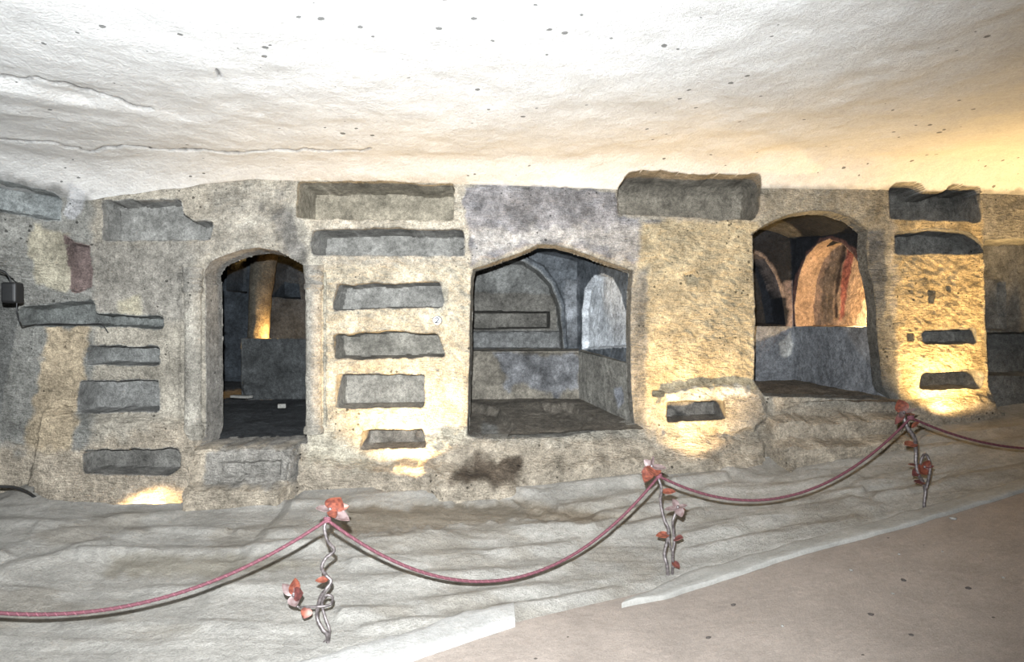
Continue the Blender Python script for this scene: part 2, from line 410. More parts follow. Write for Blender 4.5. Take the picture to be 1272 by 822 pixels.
HOLES = [
    Feat([(250, 554), (256, 540), (257, 500), (256, 430), (256, 352), (254, 338), (262, 325), (280, 316), (300, 310), (322, 307), (345, 312), (362, 321), (377, 329), (379, 350), (380, 430), (381, 550)],
         0.30, 1.2, .6, col=(160, 154, 144), hole=True),
    Feat([(580, 541), (583, 440), (585, 345), (588, 334), (620, 323), (650, 312), (668, 304), (690, 304), (720, 313), (760, 327), (786, 336), (784, 360), (783, 420), (784, 480), (788, 526), (700, 542), (600, 545)],
         0.15, 1.0, .6, col=(150, 144, 132), hole=True),
    Feat([(936, 472), (938, 400), (935, 300), (934, 290), (960, 274), (985, 265), (1010, 261), (1035, 263), (1060, 272), (1078, 287), (1076, 310), (1078, 330), (1083, 350), (1088, 380), (1089, 408), (1092, 440), (1096, 478), (1106, 496), (950, 492)],
         0.15, 1.0, .6, col=(120, 118, 112), hole=True),
]
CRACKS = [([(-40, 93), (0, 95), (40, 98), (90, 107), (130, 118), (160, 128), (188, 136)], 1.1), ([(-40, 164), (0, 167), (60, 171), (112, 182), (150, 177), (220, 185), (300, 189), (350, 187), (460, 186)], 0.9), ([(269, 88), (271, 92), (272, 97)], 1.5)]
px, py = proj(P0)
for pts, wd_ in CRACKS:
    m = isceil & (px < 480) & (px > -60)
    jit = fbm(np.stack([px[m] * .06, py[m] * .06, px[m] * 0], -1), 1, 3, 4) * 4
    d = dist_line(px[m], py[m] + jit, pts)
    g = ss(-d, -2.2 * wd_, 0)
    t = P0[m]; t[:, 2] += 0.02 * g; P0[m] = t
    C0[m] = C0[m] * (1 - 0.75 * g)[:, None]     # shade of the two long cracks painted into the colour, plus a black mark
# ledge of rock between the cracks hangs a little lower
low = isceil * ss(-px, -330, -40) * ss(py, 96 + 0.2 * px.clip(0, 400), 106 + 0.2 * px.clip(0, 400)) * 0.035
P0[..., 2] -= low
feats = ZONES + NICHES + MORE + HOLES
for f in feats:
    pass
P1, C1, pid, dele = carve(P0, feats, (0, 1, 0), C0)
# chisel relief on the cut faces, roughness on ceiling
q = P1.copy(); ca, sa = math.cos(0.66), math.sin(0.66)
qq = np.stack([(q[..., 0] * ca - q[..., 2] * sa) * 16, q[..., 1] * 4, (q[..., 0] * sa + q[..., 2] * ca) * 40], -1)
rel = fbm(qq, 1.0, 2, 9)
px, py = proj(P1)
cz = np.zeros(px.shape)
for po, a in (((rect(795, 280, 940, 495)), .010), (rect(1112, 318, 1222, 505), .014), (rect(385, 318, 582, 560), .006), (rect(45, 300, 115, 590), .006)):
    s, _, _ = sdf_poly(px, py, po); cz = np.maximum(cz, a * ss(-s, -8, 8))
P1[..., 1] += (~isceil) * (pid < 0) * rel * (cz + 0.003)
P1[..., 1] += (~isceil) * fbm(P1, 14, 3, 6) * 0.006
P1[..., 2] += isceil * (fbm(P1, 7, 3, 8) * 0.006)
V = P1.reshape(-1, 3); CC = C1.reshape(-1, 3)
CC = CC * (1 + 0.05 * fbm(V, 2.5, 3, 12))[:, None]
fc = grid_faces(nr, nc)
pf = pid.reshape(-1)[fc]; same = (pf[:, 0] == pf[:, 1]) & (pf[:, 0] == pf[:, 2]) & (pf[:, 0] == pf[:, 3])
fid = np.where(same, pf[:, 0], -1)
kill = dele.reshape(-1)[fc].all(1)
fr = (np.arange(len(fc)) // (nc - 1))
fid = np.where((fid < 0) & (fr >= NW), -2, fid)
wall = structure(sub_obj('wall_back', V, CC, fc[(fid == -1) & ~kill], 'wall_rock'))
wall['label'] = 'rough tuff wall cut with burial niches, a doorway and two arched recesses'
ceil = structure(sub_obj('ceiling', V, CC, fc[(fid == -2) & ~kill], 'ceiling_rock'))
ceil['label'] = 'pale pitted tuff ceiling with two long cracks'
for k in range(len(NICHE_LABEL)):
    m = fid == k
    if m.any():
        sub_obj('burial_niche', V, CC, fc[m], 'niche_rock', wall)

# ------------------------------------------------------------------ pilasters beside the doorway
def pilaster(px0, px1, ytop, ycap, ybase, yend):
    d = Yw((0.5 * (px0 + px1) - CX) / F * 6.02); r = 0.5 * (px1 - px0) / F * d
    cx = (0.5 * (px0 + px1) - CX) / F * d
    def lathe(name, prof, parent, mat='wall_rock', col=(196, 188, 172)):
        bm = bmesh.new(); rings = []
        for (rr, yp) in prof:
            z = EYE - (yp - CY) / F * d
            rings.append([bm.verts.new((cx + rr * r * math.sin(a), d - 0.02 - 0.85 * rr * r * math.cos(a), z)) for a in np.linspace(-math.pi * .62, math.pi * .62, 19)])
        for a, b in zip(rings[:-1], rings[1:]):
            for i in range(18): bm.faces.new((a[i], b[i], b[i + 1], a[i + 1]))
        for v in bm.verts:
            n = fbm(np.array([v.co[:]]), 18, 3, 4)[0]; v.co.y += n * 0.008; v.co.x += n * 0.004
        o = bm_obj(name, bm, mat, parent, True, 40); add_cols(o, col, .2); return o
    ys = np.linspace(ybase, ycap, 24)
    sh = lathe('pilaster', [(0.92 + 0.06 * math.sin(i * 1.7) * .3, y) for i, y in enumerate(ys)], wall)
    h = ycap - ytop
    lathe('capital', [(1.0, ycap + 1), (1.12, ycap - .5), (1.12, ycap - h * .2), (0.96, ycap - h * .25), (1.0, ycap - h * .5), (1.12, ycap - h * .6), (1.12, ycap - h * .72), (1.05, ycap - h * .76), (1.15, ytop + 1), (1.15, ytop - 2), (0.2, ytop - 2)], sh, col=(176, 170, 158))
    lathe('base', [(1.15, yend), (1.2, yend - 3), (1.2, ybase + 3), (1.05, ybase), (0.95, ybase - 1)], sh, col=(180, 172, 156))
pilaster(230, 252, 335, 363, 528, 545)
pilaster(380, 401, 332, 359, 529, 538)

# ------------------------------------------------------------------ the rooms behind the openings
def patch(name, bl, br, tr, tl, dirn, base, feats=(), res=0.016, rough=0.02, mat='inner_rock', parent=None, sag=0.0, mott=.25, sharp=38, holes=False):
    bl, br, tr, tl = [np.asarray(v, float) for v in (bl, br, tr, tl)]
    nu = max(4, int(max(np.linalg.norm(br - bl), np.linalg.norm(tr - tl)) / res)); nv = max(4, int(max(np.linalg.norm(tl - bl), np.linalg.norm(tr - br)) / res))
    u = np.linspace(0, 1, nu)[None, :, None]; v = np.linspace(0, 1, nv)[:, None, None]
    P = (1 - v) * ((1 - u) * bl + u * br) + v * ((1 - u) * tl + u * tr)
    dn = np.asarray(dirn, float); dn /= np.linalg.norm(dn)
    if sag: P[..., 2] -= sag * (2 * (u[..., 0] - 0.5)) ** 2 * np.ones((nv, 1))
    P = P + (fbm(P, 2.5, 4, 5) * rough)[..., None] * dn
    C = np.ones(P.shape) * lin(base) * (1 + mott * fbm(P, 5, 4, 7))[..., None]
    cell = res * F / 8.0
    P, C, pid, dele = carve(P, list(feats), dn, C, cell_px=cell)
    P = P + (fbm(P, 16, 3, 6) * rough * .35)[..., None] * dn
    f = grid_faces(nv, nu)
    f = f[~dele.reshape(-1)[f].all(1)]
    o = sub_obj(name, P.reshape(-1, 3), C.reshape(-1, 3), f, mat, parent, sharp)
    return o
A = lambda px, py, d: tuple(at(px, py, d))
def X(px, d, z): return ((px - CX) / F * d, d, z)

# arched tomb recess with the pale side niche
recess1 = bpy.data.objects.new('arched_recess', None); COL.objects.link(recess1); recess1.parent = wall
fb, ff = 7.9, 6.47
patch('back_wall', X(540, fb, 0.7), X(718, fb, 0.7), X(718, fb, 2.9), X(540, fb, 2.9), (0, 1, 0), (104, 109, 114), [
    Feat([(540, 434), (540, 340), (588, 326), (622, 314), (652, 317), (676, 330), (692, 350), (702, 378), (706, 434)], -0.05, 2.0, .5, snap=False),
    Feat([(540, 434), (540, 348), (588, 333), (622, 319.5), (651, 322.5), (672, 335.5), (686, 352), (696, 379), (701, 434)], 0.0, col=(150, 152, 152), blend=1, rough=1.2, mott=.7),
    Feat([(545, 434), (550, 360), (588, 336), (605, 327), (625, 322), (650, 325), (670, 338), (684, 354), (694, 380), (698, 410), (699, 434)], 0.20, 2.2, .5, col=(126, 126, 122), mott=.3),
    Feat([(702, 345), (718, 350), (718, 432), (705, 432), (702, 390)], col=(138, 141, 145), blend=2, rough=3, mott=.9),
    Feat([(545, 362), (600, 362), (690, 366), (694, 434), (545, 434)], col=(118, 114, 106), blend=1.5, rough=1.5),
    Feat([(545, 385), (684, 386), (684, 408), (545, 410)], 0.30, 2.0, .6),
    Feat([(545, 411), (697, 411), (699, 434), (545, 434)], -0.06, 2.0, .6, col=(132, 132, 130), snap=False)], parent=recess1)
rb, rf = np.array(X(717, fb, 0)), np.array(X(792, ff, 0))
nrm = np.array([1.0, 0.35, 0])
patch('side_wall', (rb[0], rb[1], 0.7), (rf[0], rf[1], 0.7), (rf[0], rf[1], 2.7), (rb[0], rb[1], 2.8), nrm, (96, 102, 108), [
    Feat([(723, 434), (723, 385), (727, 358), (738, 343), (750, 340), (761, 346), (771, 364), (777, 390), (780, 430)], 0.06, 2.2, .5, col=(214, 218, 222), mott=.35),
    Feat([(700, 345), (720, 345), (720, 440), (700, 440)], col=(130, 134, 140), blend=3, rough=4, mott=.5)], parent=recess1, res=0.013)
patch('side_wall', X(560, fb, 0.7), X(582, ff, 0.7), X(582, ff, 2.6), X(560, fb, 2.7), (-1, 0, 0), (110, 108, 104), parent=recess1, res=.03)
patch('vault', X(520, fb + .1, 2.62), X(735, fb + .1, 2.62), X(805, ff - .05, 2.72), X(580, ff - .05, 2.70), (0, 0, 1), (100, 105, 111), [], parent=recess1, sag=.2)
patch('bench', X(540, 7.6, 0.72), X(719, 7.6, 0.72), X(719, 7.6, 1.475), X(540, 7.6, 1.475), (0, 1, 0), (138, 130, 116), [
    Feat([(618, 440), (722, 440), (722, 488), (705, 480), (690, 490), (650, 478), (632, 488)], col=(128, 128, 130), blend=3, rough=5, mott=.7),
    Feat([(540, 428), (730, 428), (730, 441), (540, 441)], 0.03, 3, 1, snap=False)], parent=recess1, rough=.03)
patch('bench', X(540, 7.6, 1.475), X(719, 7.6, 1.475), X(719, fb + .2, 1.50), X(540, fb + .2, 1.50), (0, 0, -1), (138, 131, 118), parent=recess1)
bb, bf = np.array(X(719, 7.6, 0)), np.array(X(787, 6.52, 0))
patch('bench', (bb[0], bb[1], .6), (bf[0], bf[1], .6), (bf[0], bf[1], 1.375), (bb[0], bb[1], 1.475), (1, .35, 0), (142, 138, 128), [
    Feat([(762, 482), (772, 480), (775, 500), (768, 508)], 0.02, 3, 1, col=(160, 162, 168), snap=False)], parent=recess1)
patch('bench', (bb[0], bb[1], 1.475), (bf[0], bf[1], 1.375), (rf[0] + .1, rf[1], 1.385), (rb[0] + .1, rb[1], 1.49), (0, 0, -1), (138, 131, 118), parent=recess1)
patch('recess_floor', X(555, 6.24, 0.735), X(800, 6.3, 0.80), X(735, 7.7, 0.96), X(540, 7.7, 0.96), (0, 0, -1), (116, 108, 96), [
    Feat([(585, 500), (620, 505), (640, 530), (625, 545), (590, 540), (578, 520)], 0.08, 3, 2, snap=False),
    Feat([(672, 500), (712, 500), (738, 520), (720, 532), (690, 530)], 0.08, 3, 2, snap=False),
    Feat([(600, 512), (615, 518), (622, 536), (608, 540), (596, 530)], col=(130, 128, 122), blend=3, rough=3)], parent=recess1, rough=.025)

# arched recess with the painted, lamp-lit side niche
recess2 = bpy.data.objects.new('arched_recess', None); COL.objects.link(recess2); recess2.parent = wall
gb, gf = 8.3, 6.84
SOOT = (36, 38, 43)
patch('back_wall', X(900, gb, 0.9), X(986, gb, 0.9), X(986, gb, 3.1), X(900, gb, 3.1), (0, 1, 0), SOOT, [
    Feat([(900, 404), (905, 345), (925, 320), (938, 315), (950, 322), (963, 343), (972, 370), (976, 404)], 0.3, 2.2, .5),
    Feat([(938, 312), (952, 318), (968, 342), (976, 370), (970, 368), (960, 343), (948, 324), (936, 318)], col=(140, 122, 112), blend=1.5, rough=2, mott=.5),
    Feat([(976, 350), (990, 350), (990, 404), (978, 404)], col=(128, 112, 108), blend=2, rough=3, mott=.5)], parent=recess2)
cb, cf = np.array(X(985, gb, 0)), np.array(X(1110, gf, 0))
n2 = np.array([1.0, 0.42, 0.0])
ARCH2 = [(989, 407), (987, 380), (992, 345), (1002, 318), (1016, 303), (1030, 297), (1045, 302), (1060, 316), (1073, 338), (1081, 362), (1094, 385), (1102, 407)]
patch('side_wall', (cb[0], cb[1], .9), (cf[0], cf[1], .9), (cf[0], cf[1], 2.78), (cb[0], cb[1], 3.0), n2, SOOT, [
    Feat([(984, 404), (983, 375), (990, 340), (1001, 312), (1020, 296), (1034, 292), (1052, 298), (1068, 318), (1060, 330), (1030, 300), (1004, 330), (996, 404)], col=(112, 76, 66), blend=1.5, rough=2, mott=.5),
    Feat(ARCH2, 0.26, 2.6, .5, col=(168, 138, 112), mott=.3),
    Feat([(998, 400), (1000, 345), (1012, 312), (1028, 300), (1026, 330), (1016, 360), (1014, 404)], col=(120, 104, 90), blend=3, rough=3, mott=.5),
    Feat([(1034, 300), (1042, 303), (1037, 330), (1032, 360), (1030, 392), (1022, 396), (1022, 360), (1028, 325)], col=(140, 72, 60), blend=1.5, rough=2, mott=.4),
    Feat([(1028, 300), (1033, 300), (1026, 330), (1020, 365), (1020, 396), (1016, 396), (1016, 360), (1022, 325)], col=(66, 56, 54), blend=1.5, rough=2, mott=.4),
    Feat([(1056, 318), (1064, 326), (1058, 335), (1054, 330)], col=(90, 70, 60), blend=1.5, rough=2),
    Feat([(1044, 400), (1050, 376), (1060, 368), (1080, 372), (1102, 408), (1044, 408)], 0, 3, 3, col=(172, 162, 146), blend=2),
    ], parent=recess2, res=0.012)
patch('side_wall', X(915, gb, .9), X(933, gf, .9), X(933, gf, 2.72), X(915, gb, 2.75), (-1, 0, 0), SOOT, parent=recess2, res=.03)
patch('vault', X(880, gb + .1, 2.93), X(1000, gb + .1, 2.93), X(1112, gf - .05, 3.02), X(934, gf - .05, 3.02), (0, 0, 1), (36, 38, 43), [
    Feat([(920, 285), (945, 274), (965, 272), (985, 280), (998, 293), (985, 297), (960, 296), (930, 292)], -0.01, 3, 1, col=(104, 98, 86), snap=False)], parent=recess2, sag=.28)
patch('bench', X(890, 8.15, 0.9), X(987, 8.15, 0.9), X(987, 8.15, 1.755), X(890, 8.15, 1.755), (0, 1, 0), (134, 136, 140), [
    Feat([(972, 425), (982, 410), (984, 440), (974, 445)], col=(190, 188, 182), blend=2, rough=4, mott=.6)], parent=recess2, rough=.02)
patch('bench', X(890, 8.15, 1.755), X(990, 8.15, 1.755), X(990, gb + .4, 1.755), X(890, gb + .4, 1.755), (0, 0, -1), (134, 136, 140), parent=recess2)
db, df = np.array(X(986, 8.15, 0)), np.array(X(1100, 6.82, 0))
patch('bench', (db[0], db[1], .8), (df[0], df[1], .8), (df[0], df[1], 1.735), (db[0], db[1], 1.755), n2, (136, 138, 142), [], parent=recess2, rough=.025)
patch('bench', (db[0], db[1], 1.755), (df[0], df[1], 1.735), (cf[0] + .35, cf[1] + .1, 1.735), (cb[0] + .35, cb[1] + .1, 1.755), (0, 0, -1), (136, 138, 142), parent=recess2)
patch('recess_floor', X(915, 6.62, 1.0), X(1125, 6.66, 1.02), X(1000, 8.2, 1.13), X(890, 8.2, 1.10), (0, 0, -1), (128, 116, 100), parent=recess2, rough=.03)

# chamber behind the doorway
room = bpy.data.objects.new('burial_chamber', None); COL.objects.link(room); room.parent = wall
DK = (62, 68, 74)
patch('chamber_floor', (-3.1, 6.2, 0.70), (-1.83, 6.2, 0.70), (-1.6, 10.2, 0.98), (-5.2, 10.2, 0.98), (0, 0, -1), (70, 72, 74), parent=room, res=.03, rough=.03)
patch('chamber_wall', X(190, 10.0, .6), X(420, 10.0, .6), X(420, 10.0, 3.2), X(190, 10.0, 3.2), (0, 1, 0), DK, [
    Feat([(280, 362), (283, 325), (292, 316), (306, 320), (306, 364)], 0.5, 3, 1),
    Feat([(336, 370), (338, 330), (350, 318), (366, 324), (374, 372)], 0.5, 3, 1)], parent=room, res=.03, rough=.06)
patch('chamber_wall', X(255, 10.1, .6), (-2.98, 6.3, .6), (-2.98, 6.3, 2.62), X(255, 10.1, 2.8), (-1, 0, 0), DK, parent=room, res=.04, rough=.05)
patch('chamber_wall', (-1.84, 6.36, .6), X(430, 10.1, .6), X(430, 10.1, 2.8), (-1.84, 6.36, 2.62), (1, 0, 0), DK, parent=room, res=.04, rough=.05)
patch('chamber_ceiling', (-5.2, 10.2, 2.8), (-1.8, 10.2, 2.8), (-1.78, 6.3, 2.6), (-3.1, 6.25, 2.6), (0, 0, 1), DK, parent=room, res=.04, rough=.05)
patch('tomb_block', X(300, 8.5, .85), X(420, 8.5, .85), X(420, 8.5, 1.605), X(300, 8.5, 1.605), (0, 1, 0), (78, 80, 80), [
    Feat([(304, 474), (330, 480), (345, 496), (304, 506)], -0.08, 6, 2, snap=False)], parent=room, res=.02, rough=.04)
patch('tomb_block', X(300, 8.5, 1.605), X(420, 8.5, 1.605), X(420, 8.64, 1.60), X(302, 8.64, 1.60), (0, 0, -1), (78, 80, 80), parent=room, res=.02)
patch('tomb_block', X(300, 8.5, .85), X(300, 8.5, 1.605), X(300, 8.64, 1.605), X(300, 8.64, .85), (1, 0, 0), (78, 80, 80), parent=room, res=.03)
bm = bmesh.new(); rings = []
for i in range(25):
    t = i / 24; yp = 428 - t * 128; c = at(321 + 9 * t * t, yp + 8, 9.1); r = 0.135 + 0.04 * t * t
    rings.append([bm.verts.new((c.x + r * math.cos(a), 9.1 + r * math.sin(a), c.z)) for a in np.linspace(0, 2 * math.pi, 21)[:-1]])
for a, b in zip(rings[:-1], rings[1:]):
    for i in range(20): bm.faces.new((a[i], a[(i + 1) % 20], b[(i + 1) % 20], b[i]))
for v in bm.verts:
    n = fbm(np.array([v.co[:]]), 9, 3, 3)[0]; v.co.x += n * .012; v.co.y += n * .02
o = bm_obj('stone_pillar', bm, 'inner_rock', room); add_cols(o, (92, 86, 74), .2)
o['label'] = 'leaning tuff pillar glowing at its foot'

# ------------------------------------------------------------------ the ground
FOOT = [(-400, 640), (0, 622), (45, 606), (140, 604), (232, 614), (255, 621), (368, 620), (385, 606), (470, 602), (560, 600), (640, 592), (800, 572), (900, 566), (945, 566), (1100, 544), (1160, 520), (1272, 508), (1500, 490)]
def zpath(x): return 0.165 * (np.sqrt((x - 1.15) ** 2 + 0.25) + (x - 1.15)) * 0.5
def on_path(px, py):
    d = 4.0
    for _ in range(60):
        x = (px - CX) / F * d; d = 0.5 * d + 0.5 * (EYE - float(zpath(np.array(x)))) * F / (py - CY)
    return ((px - CX) / F * d, d)
EDGE = [on_path(*p) for p in [(500, 822), (640, 786), (760, 756), (860, 728), (1000, 684), (1130, 648), (1272, 610)]]
sl = (EDGE[1][1] - EDGE[0][1]) / (EDGE[1][0] - EDGE[0][0])
EDGE = [(-6, EDGE[0][1] + 0.45 * (-6 - EDGE[0][0]))] + EDGE + [(8, EDGE[-1][1] + 0.25 * (8 - EDGE[-1][0]))]
def yedge(x): return interp(x, EDGE)
gx = np.arange(-6.0, 7.0, 0.0145)
tt = np.concatenate([np.linspace(0, 1, 300)])
yE = yedge(gx); yF = Yw(gx) + 0.12
pF = CX + F * gx / Yw(gx)
zF = EYE - (interp(pF, FOOT) - CY) / F * (Yw(gx) - 0.28)
T = tt[:, None]
G = np.stack([gx[None] * np.ones_like(T), yE[None] + (yF - yE)[None] * T, zpath(gx)[None] + (zF - zpath(gx))[None] * (0.45 * T + 0.55 * T * T)], -1)
G[..., 2] += fbm(G * np.array([.6, 1.2, 1]), 1.2, 2, 3) * 0.03 * np.minimum(1, T * 6)
RIDGES = [
    ([(240, 623), (330, 627), (410, 626)], 5, .05), ([(0, 649), (132, 646), (224, 636)], 6, .06), ([(20, 669), (112, 659)], 8, .05), ([(158, 661), (280, 659)], 5, .05), ([(297, 659), (363, 658)], 5, .05),
    ([(99, 687), (231, 687), (396, 676)], 7, .07), ([(158, 705), (274, 705)], 5, .03), ([(20, 740), (160, 730), (390, 728)], 9, .03), ([(82, 775), (231, 778), (390, 778)], 9, .045),
    ([(0, 690), (40, 668), (60, 640)], 8, .06), ([(0, 712), (60, 695), (130, 672)], 8, .05),
    ([(439, 619), (557, 611), (667, 611)], 6, .07), ([(675, 611), (793, 595)], 6, .06), ([(695, 633), (793, 619)], 6, .06), ([(451, 678), (557, 666), (734, 654)], 9, .09), ([(439, 699), (596, 692), (714, 678)], 7, .07),
    ([(416, 729), (557, 717), (707, 705)], 8, .05), ([(427, 764), (557, 749), (773, 717)], 8, .05), ([(451, 782), (596, 766), (761, 733)], 6, .04), ([(742, 644), (872, 623)], 7, .06), ([(765, 662), (868, 640)], 7, .06),
    ([(850, 672), (960, 646), (1056, 622)], 10, .09), ([(850, 686), (960, 664), (1063, 646)], 6, .05), ([(980, 626), (1070, 609)], 6, .06), ([(1056, 622), (1090, 634)], 8, .07), ([(1066, 602), (1142, 588)], 6, .06),
    ([(1090, 617), (1180, 600), (1272, 582)], 6, .07), ([(1040, 576), (1180, 558), (1300, 545)], 6, .05), ([(838, 600), (900, 592)], 6, .06), ([(900, 583), (945, 596), (1000, 590), (1060, 575)], 6, .05), ([(1046, 580), (1072, 598)], 5, .05),
    ([(1150, 545), (1300, 528)], 7, .06), ([(880, 610), (960, 606), (1060, 590)], 6, .045), ([(416, 640), (560, 640), (700, 640)], 8, .04), ([(0, 635), (60, 628)], 6, .05)]
gpx, gpy = proj(G)
wob = fbm(np.stack([gpx * .010, gpy * .03, gpx * 0], -1), 1, 3, 6) * 4
crest = np.zeros(gpx.shape); hh = np.zeros(gpx.shape)
for pts, wdt, hgt in RIDGES:
    a = np.asarray(pts, float); m = (gpx > a[:, 0].min() - 40) & (gpx < a[:, 0].max() + 40) & (gpy > a[:, 1].min() - 40) & (gpy < a[:, 1].max() + 40)
    d = dist_line(gpx[m], (gpy[m] + wob[m]), pts)
    g = np.exp(-(d / wdt) ** 2)
    side = ss(-d, -3 * wdt, 0)
    amp = .45 + .75 * ss(fbm(G[m] * np.array([.6, 1.5, 0]), 2.5, 3, 30), -.35, .35)
    hh[m] = np.maximum(hh[m], hgt * g * amp); crest[m] = np.maximum(crest[m], g * amp.clip(0, 1))
G[..., 2] += hh * 0.6 - 0.035 * (1 - ss(T * np.ones_like(hh), 0.03, 0.11))
G[..., 2] += fbm(G * np.array([.16, 2.0, 1]), 5, 3, 8) * 0.010 + fbm(G, 16, 3, 18) * 0.0035
CG = np.ones(G.shape) * lin((188, 183, 173))
blot = ss(fbm(G * np.array([1, 2.0, 1]), 1.8, 4, 21), 0.05, 0.35)[..., None] * .55
CG = CG * (1 - blot) + lin((158, 148, 132)) * blot
GF = [Feat([(-400, 600), (45, 606), (110, 602), (160, 560), (233, 560), (234, 616), (228, 625), (140, 626), (60, 621), (42, 612), (40, 600)], 0.0, 3, .5),
      Feat([(44, 560), (233, 560), (234, 617), (226, 625), (140, 626), (62, 621), (42, 611)], 0.45, 2.0, .8, snap=True),
      Feat([(860, 545), (905, 545), (925, 560), (905, 574), (870, 582), (835, 580), (850, 570)], 0.10, 7, 2),
      Feat([(440, 560), (540, 560), (538, 604), (480, 608), (455, 600)], 0.08, 6, 2),
      Feat([(930, 540), (950, 560), (962, 568), (945, 568), (925, 555)], 0.10, 4, 1),
      Feat([(1065, 612), (1150, 606), (1180, 590), (1272, 575), (1272, 570), (1150, 592), (1080, 604)], 0.02, 4, 1),
      Feat([(640, 620), (735, 632), (780, 640), (720, 648), (660, 640)], 0.02, 6, 2, col=(146, 132, 112), blend=6),
      Feat([(430, 628), (640, 622), (690, 640), (560, 652), (430, 664)], 0.02, 6, 4, col=(150, 138, 120), blend=6),
      Feat([(140, 690), (300, 690), (400, 700), (260, 720), (130, 715)], 0.0, col=(164, 156, 140), blend=8, rough=4)]
G, CG, _, _ = carve(G, GF, (0, 0, -1), CG, cell_px=2.4)
ground = structure(mesh_obj('floor', G.reshape(-1, 3), grid_faces(*G.shape[:2]), 'ground_rock', None, CG.reshape(-1, 3), True, 50))
ground['label'] = 'bare tuff ground in front of the wall, worn into long ridges'
# walked path
hx = np.arange(-6.0, 7.0, 0.05); hy = np.linspace(0, 1, 150)[:, None]
PY0 = -2.5
PG = np.stack([hx[None] * np.ones_like(hy), PY0 + (yedge(hx)[None] + 0.12 - PY0) * hy, zpath(hx)[None] * np.ones_like(hy)], -1)
PG[..., 2] += fbm(PG, 1.2, 4, 9) * 0.018 + 0.004
CP = np.ones(PG.shape) * lin((160, 146, 134)) * (1 + .08 * fbm(PG, 1.5, 4, 14))[..., None]
path = structure(mesh_obj('floor', PG.reshape(-1, 3), grid_faces(*PG.shape[:2]), 'path_dust', None, CP.reshape(-1, 3)))
path['label'] = 'dusty brown walkway beside the pale kerb'

def kerb(name, upper, lower, hgt, col, label):
    n = 90
    U = np.array([on_path(*p) for p in upper]); L_ = np.array([on_path(*p) for p in lower])
    def res(A_): 
        s = np.concatenate([[0], np.cumsum(np.linalg.norm(np.diff(A_, axis=0), axis=1))]); t = np.linspace(0, s[-1], n)
        return np.stack([np.interp(t, s, A_[:, 0]), np.interp(t, s, A_[:, 1])], -1)
    U, L_ = res(U), res(L_); prof = [(0.0, -0.15), (0.0, 0.0), (0.0, .5), (0.03, .85), (.10, 1), (.3, 1.03), (.5, 1.0), (.7, 1.02), (.9, 1), (.97, .85), (1, .5), (1, 0), (1, -.15)]
    V = np.zeros((len(prof), n, 3))
    for k, (a, h) in enumerate(prof):
        xy = L_ * (1 - a) + U * a
        V[k, :, :2] = xy; V[k, :, 2] = zpath(xy[:, 0]) + (hgt * h if h >= 0 else -0.15)
    nzv = fbm(V, 6, 3, 4)
    V[1:-1, :, 2] += (nzv * hgt * .3)[1:-1]; V[..., 1] += nzv * .02
    for e in (0, -1):     # close the ends
        mid = V[:, e].mean(0); 
    C = np.ones(V.shape) * lin(col) * (1 + .06 * fbm(V, 4, 3, 5))[..., None]
    Vf = V.reshape(-1, 3); fcs = grid_faces(*V.shape[:2], flip=True).tolist()
    fcs = np.array(fcs)
    k = len(prof); caps = []
    for e in (0, n - 1):
        for i in range(k // 2): 
            q = [i * n + e, (i + 1) * n + e, (k - 2 - i) * n + e, (k - 1 - i) * n + e]
            if len(set(q)) == 4: caps.append(q if e else q[::-1])
    o = structure(mesh_obj(name, Vf, np.vstack([fcs, np.array(caps)]), 'kerb_rock', None, C.reshape(-1, 3), True, 45)); o['label'] = label
    return o
kerb('trim_1', [(300, 850), (420, 818), (520, 788), (580, 768), (638, 756)], [(300, 885), (420, 852), (500, 826), (580, 800), (640, 780)], 0.05, (226, 223, 216), 'whitish stone kerb block with a blunt squared end')
kerb('trim_2', [(778, 752), (800, 742), (850, 716), (930, 694), (1010, 672), (1062, 658), (1140, 636), (1272, 600), (1420, 560)], [(772, 756), (806, 750), (860, 733), (940, 708), (1020, 684), (1080, 668), (1150, 648), (1272, 613), (1420, 572)], 0.035, (206, 202, 192), 'long pale kerb strip between walkway and ridged ground')

# ------------------------------------------------------------------ warm lamps hidden in the trenches and recesses
WARM = (1.0, 0.66, 0.28)
def uplamp(px, py, d, power, aim_px, aim_py, aim_d, size=120, rad=0.03, col=WARM):
    light('SPOT', at(px, py, d), power, col, rad, aim=at(aim_px, aim_py, aim_d), size=math.radians(size), blend=1.0, name='trench_lamp_light')
light('SPOT', (-3.08, 5.665, 0.15), 60, WARM, 0.02, aim=(-3.08, 5.82, 0.10), size=math.radians(152), blend=0.3, name='trench_lamp_light')   # left trench
uplamp(500, 600, 5.83, 380, 508, 480, 6.10, 128)             # pier between doorway and arch
uplamp(872, 577, 6.0, 300, 864, 430, 6.45, 128)              # pier between the arches
uplamp(1188, 519, 6.45, 360, 1182, 400, 6.85, 138)           # right pier
light('POINT', (3.842, 7.124, 1.83), 150, WARM, 0.02)           # painted niche
light('POINT', at(339.5, 419, 8.95), 80, (1.0, 0.55, 0.16), 0.02)   # behind the chamber tomb
light('POINT', at(300, 322, 10.3), 5, (1.0, 0.55, 0.16), 0.03)
light('SPOT', (5.75, 6.45, 1.20), 650, WARM, 0.03, aim=(4.5, 6.0, 3.3), size=math.radians(120), blend=1.0, name='floor_lamp_right_offscreen')   # floor lamp beyond the right pier

